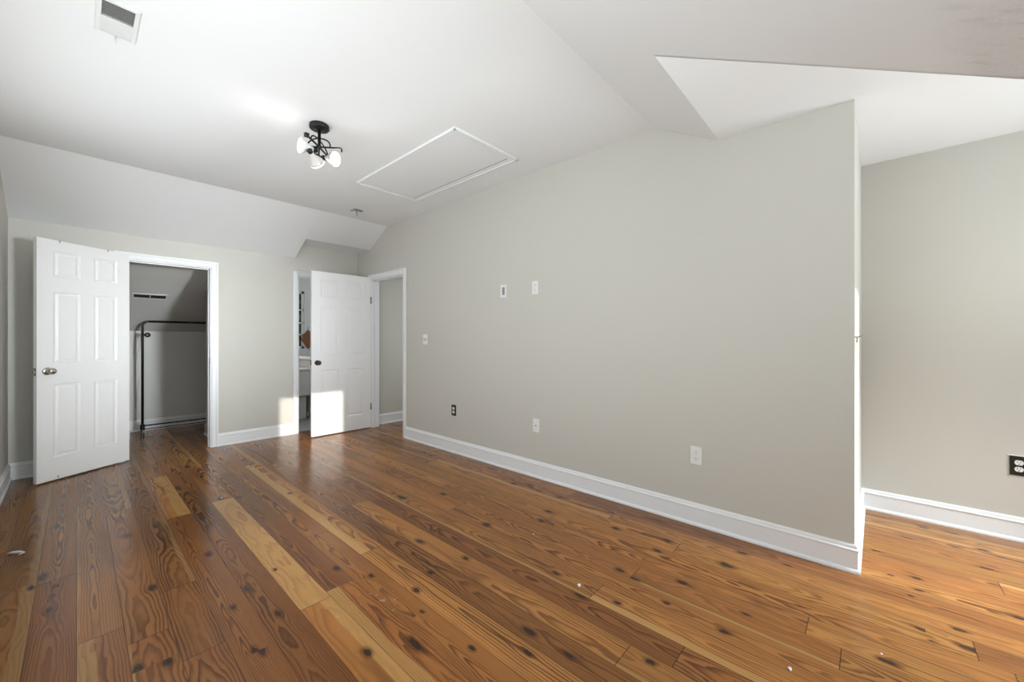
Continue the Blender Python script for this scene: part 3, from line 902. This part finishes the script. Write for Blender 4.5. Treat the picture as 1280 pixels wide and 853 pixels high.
r = plate_root('cable_plate', XM, 2.168, .451, 'white cable jack plate low in the middle of the long wall', 'wall plate')
cover(r, M_PLATE)
MB().lathe((.006, 0, 0), (1, 0, 0), [(.0065, -.001), (.0065, .004), (.0045, .004), (.0045, .010), (.001, .010)], 12).build('jack', M_GREYMETAL, r)
screw(r, 0, .042)
screw(r, 0, -.042)
r = plate_root('light_switch', XM, 3.803, 1.205, 'white switch plate with two toggles right of the doorway', 'light switch')
cover(r, M_PLATE, .085, .116)
for y in (-.018, .018):
    MB().box((.004, y - .006, -.013), (.0068, y + .006, .013)).build('toggle_slot', M_VENTDARK, r)
    MB().prism([(.006, y - .0045, -.004), (.006, y - .0045, .008), (.018, y - .0038, .012), (.019, y - .0038, .004)], (0, .009, 0)).build('toggle', M_PLATE, r)
r = plate_root('cable_bracket', XM, 2.563, 1.658, 'white open cable bracket high on the long wall, left one of the high pair', 'wall plate')
m = MB()
for y0, y1, z0, z1 in ((-.038, -.016, -.060, .060), (.016, .038, -.060, .060), (-.016, .016, -.060, -.036), (-.016, .016, .036, .060)):
    m.box((0, y0, z0), (.004, y1, z1))
m.build('frame', M_PLATE, r, bevel=.001)
MB().box((0, -.017, -.037), (.0012, .017, .037)).build('opening', M_GREYMETAL, r)
screw(r, .026, .046, .004, M_GREYMETAL)
# bare hook on the bright end of the long wall
hk = thing('hook', (XM + .05, YE - .001, 1.214), 'tiny bare metal hook on the bright end of the long wall', 'hook')
MB().tube([(0, .002, 0), (.0, -.010, .0), (.0, -.020, .004), (.0, -.028, .010)], .003).build('shank', M_GREYMETAL, hk)
MB().tube([(0, -.008, 0), (-.006, -.008, -.018), (-.008, -.006, -.028)], .003).build('catch', M_GREYMETAL, hk)

# ------------------------------------------------------------------ rolling clothes rack in the closet
RY = 6.86
rk = thing('clothes_rack', (.556, RY, 0), 'black pipe clothes rack on casters inside the closet', 'clothes rack')
zt = 1.435
path = [(0, 0, .06), (0, 0, zt - .06)]
for i in range(1, 9):
    a = math.pi / 2 * i / 8
    path.append((.06 - .06 * math.cos(a), 0, zt - .06 + .06 * math.sin(a)))
MB().tube(path, .0135, 14).build('post', M_BLACK, rk)
MB().tube([(.055, 0, zt), (1.12, 0, zt)], .0135, 14).build('hanging_rail', M_BLACK, rk)
MB().tube([(1.12, 0, .06), (1.12, 0, zt)], .0135, 14).build('post', M_BLACK, rk)
MB().tube([(.0, 0, .105), (1.12, 0, .105)], .008, 10).build('lower_rail', M_BLACK, rk)
MB().tube([(.0, .0, .058), (1.12, 0, .058)], .006, 10).build('lower_rail', M_BLACK, rk)
MB().tube([(0, -.16, .085), (0, .16, .085)], .0125, 12).build('foot_bar', M_BLACK, rk)
MB().tube([(0, 0, .06), (0, 0, .12)], .024, 14).build('fitting', M_BLACK, rk)
MB().lathe((.047, -.006, 1.262), (-.25, -1, 0), [(.030, 0), (.031, .006), (.028, .014), (.014, .016), (.013, .020)], 20).tube([(.0, 0, 1.262), (.047, -.002, 1.262)], .010).build('clamp_knob', M_BLACK, rk)
m = MB().lathe((.043, -.0265, 1.262), (-.25, -1, 0), [(.011, 0), (.011, .004)], 16)
m.build('knob_cap', M_GREYMETAL, rk)
for yy in (-.14, .14):
    k = MB().tube([(0, yy, .075), (0, yy, .058)], .012, 12).box((-.012, yy - .016, .024), (-.009, yy + .010, .062)).box((.009, yy - .016, .024), (.012, yy + .010, .062)).build('caster', M_GREYMETAL, rk)
    MB().lathe((-.008, yy, .0252), (1, 0, 0), [(.022, 0), (.025, .003), (.025, .013), (.022, .016)], 20).build('wheel', M_BLACKP, k)

# ------------------------------------------------------------------ bathroom glimpse
tl = thing('toilet', (2.12, 6.45, .004), 'white toilet seen through the narrow gap beside the open door', 'toilet')
MB().box((.02, -.22, .36), (.235, .22, .735)).build('tank', M_PORC, tl, bevel=.02, seg=3)
MB().box((.01, -.23, .735), (.245, .23, .765)).build('tank_lid', M_PORC, tl, bevel=.01, seg=3)
m = MB().lathe((-.14, 0, 0), (0, 0, 1), [(.12, 0), (.125, .02), (.11, .08), (.11, .16), (.15, .26), (.185, .34), (.19, .38), (.16, .385)], 32)
m.box((-.10, -.11, 0), (.215, .11, .34))
m.build('bowl', M_PORC, tl, bevel=.01)
MB().lathe((-.14, 0, .385), (0, 0, 1), [(.19, 0), (.195, .006), (.19, .020), (.17, .026)], 32).build('seat', M_PORC, tl)
MB().box((.236, -.09, .03), (.26, .09, .095)).build('shutoff_cover', M_PORC, tl, bevel=.006)
hwl = MB().box((2.392, 6.2, 0.004), (2.47, BYE, .90)).box((1.78, BYE - .06, .004), (2.392, BYE, .90))
struct(hwl.build('wall_half', M_HALL), 'grey half wall in the bathroom beside the toilet', 'wall')
ld = MB().box((1.78, BYE - .085, .90), (2.40, BYE, .928)).box((2.37, 6.18, .90), (2.49, BYE, .928))
struct(ld.build('trim_4', M_TRIM), 'white ledge on top of the bathroom half wall', 'trim')
sg = thing('wooden_sign', (2.675, BYE - .003, 1.21), 'brown wooden diamond plaque hanging on the bathroom wall in the door gap', 'plaque')
q = .17
MB().prism([(-q * .72, 0, 0), (0, 0, -q), (q * .72, 0, 0), (0, 0, q)], (0, -.022, 0)).build('board', M_SIGNWOOD, sg, bevel=.004)
MB().tube([(0, -.012, q - .01), (0, -.006, q + .05)], .003).build('hanger', M_BRONZE, sg)

# ------------------------------------------------------------------ flakes and crumbs lying on the floor
def flake(name, x, y, s, label, flat=.25, mat=M_CHIP, seed=1):
    rn = random.Random(seed)
    X, Y = px(x, y)
    m = MB()
    n = 8
    top = [(math.cos(2 * math.pi * i / n) * s * rn.uniform(.5, 1.1), math.sin(2 * math.pi * i / n) * s * rn.uniform(.5, 1.1)) for i in range(n)]
    m.prism([(X + a, Y + b, .0005) for a, b in top], (s * .1, s * .1, s * flat))
    return tag(m.build(name, mat), label, 'debris')
X, Y = px(20, 693)
o = MB()
o.tube([(X - .034, Y + .030, .004), (X - .012, Y + .012, .010), (X + .010, Y - .012, .012), (X + .030, Y - .030, .008), (X + .010, Y - .036, .004)], [.002, .007, .008, .006, .002], 8)
tag(o.build('plastic_scrap', M_CHIP), 'curled white scrap lying on the floor at the far left', 'debris')
flake('paint_flake', 724, 733, .010, 'white paint flake on the floor boards below the middle of the long wall', .7, seed=3)
flake('paint_crumb', 988, 838, .007, 'pale round crumb on the floor near the bottom right', .8, seed=5)
flake('paint_crumb', 1102, 818, .004, 'tiny white crumb beside the dark green knot in front of the alcove', .5, seed=8)
flake('paint_crumb', 277, 623, .008, 'pale speck on the floor in front of the closet doorway', .4, seed=9)
flake('paint_crumb', 667, 668, .004, 'tiny white speck on the boards beside the middle of the long baseboard', .5, seed=12)
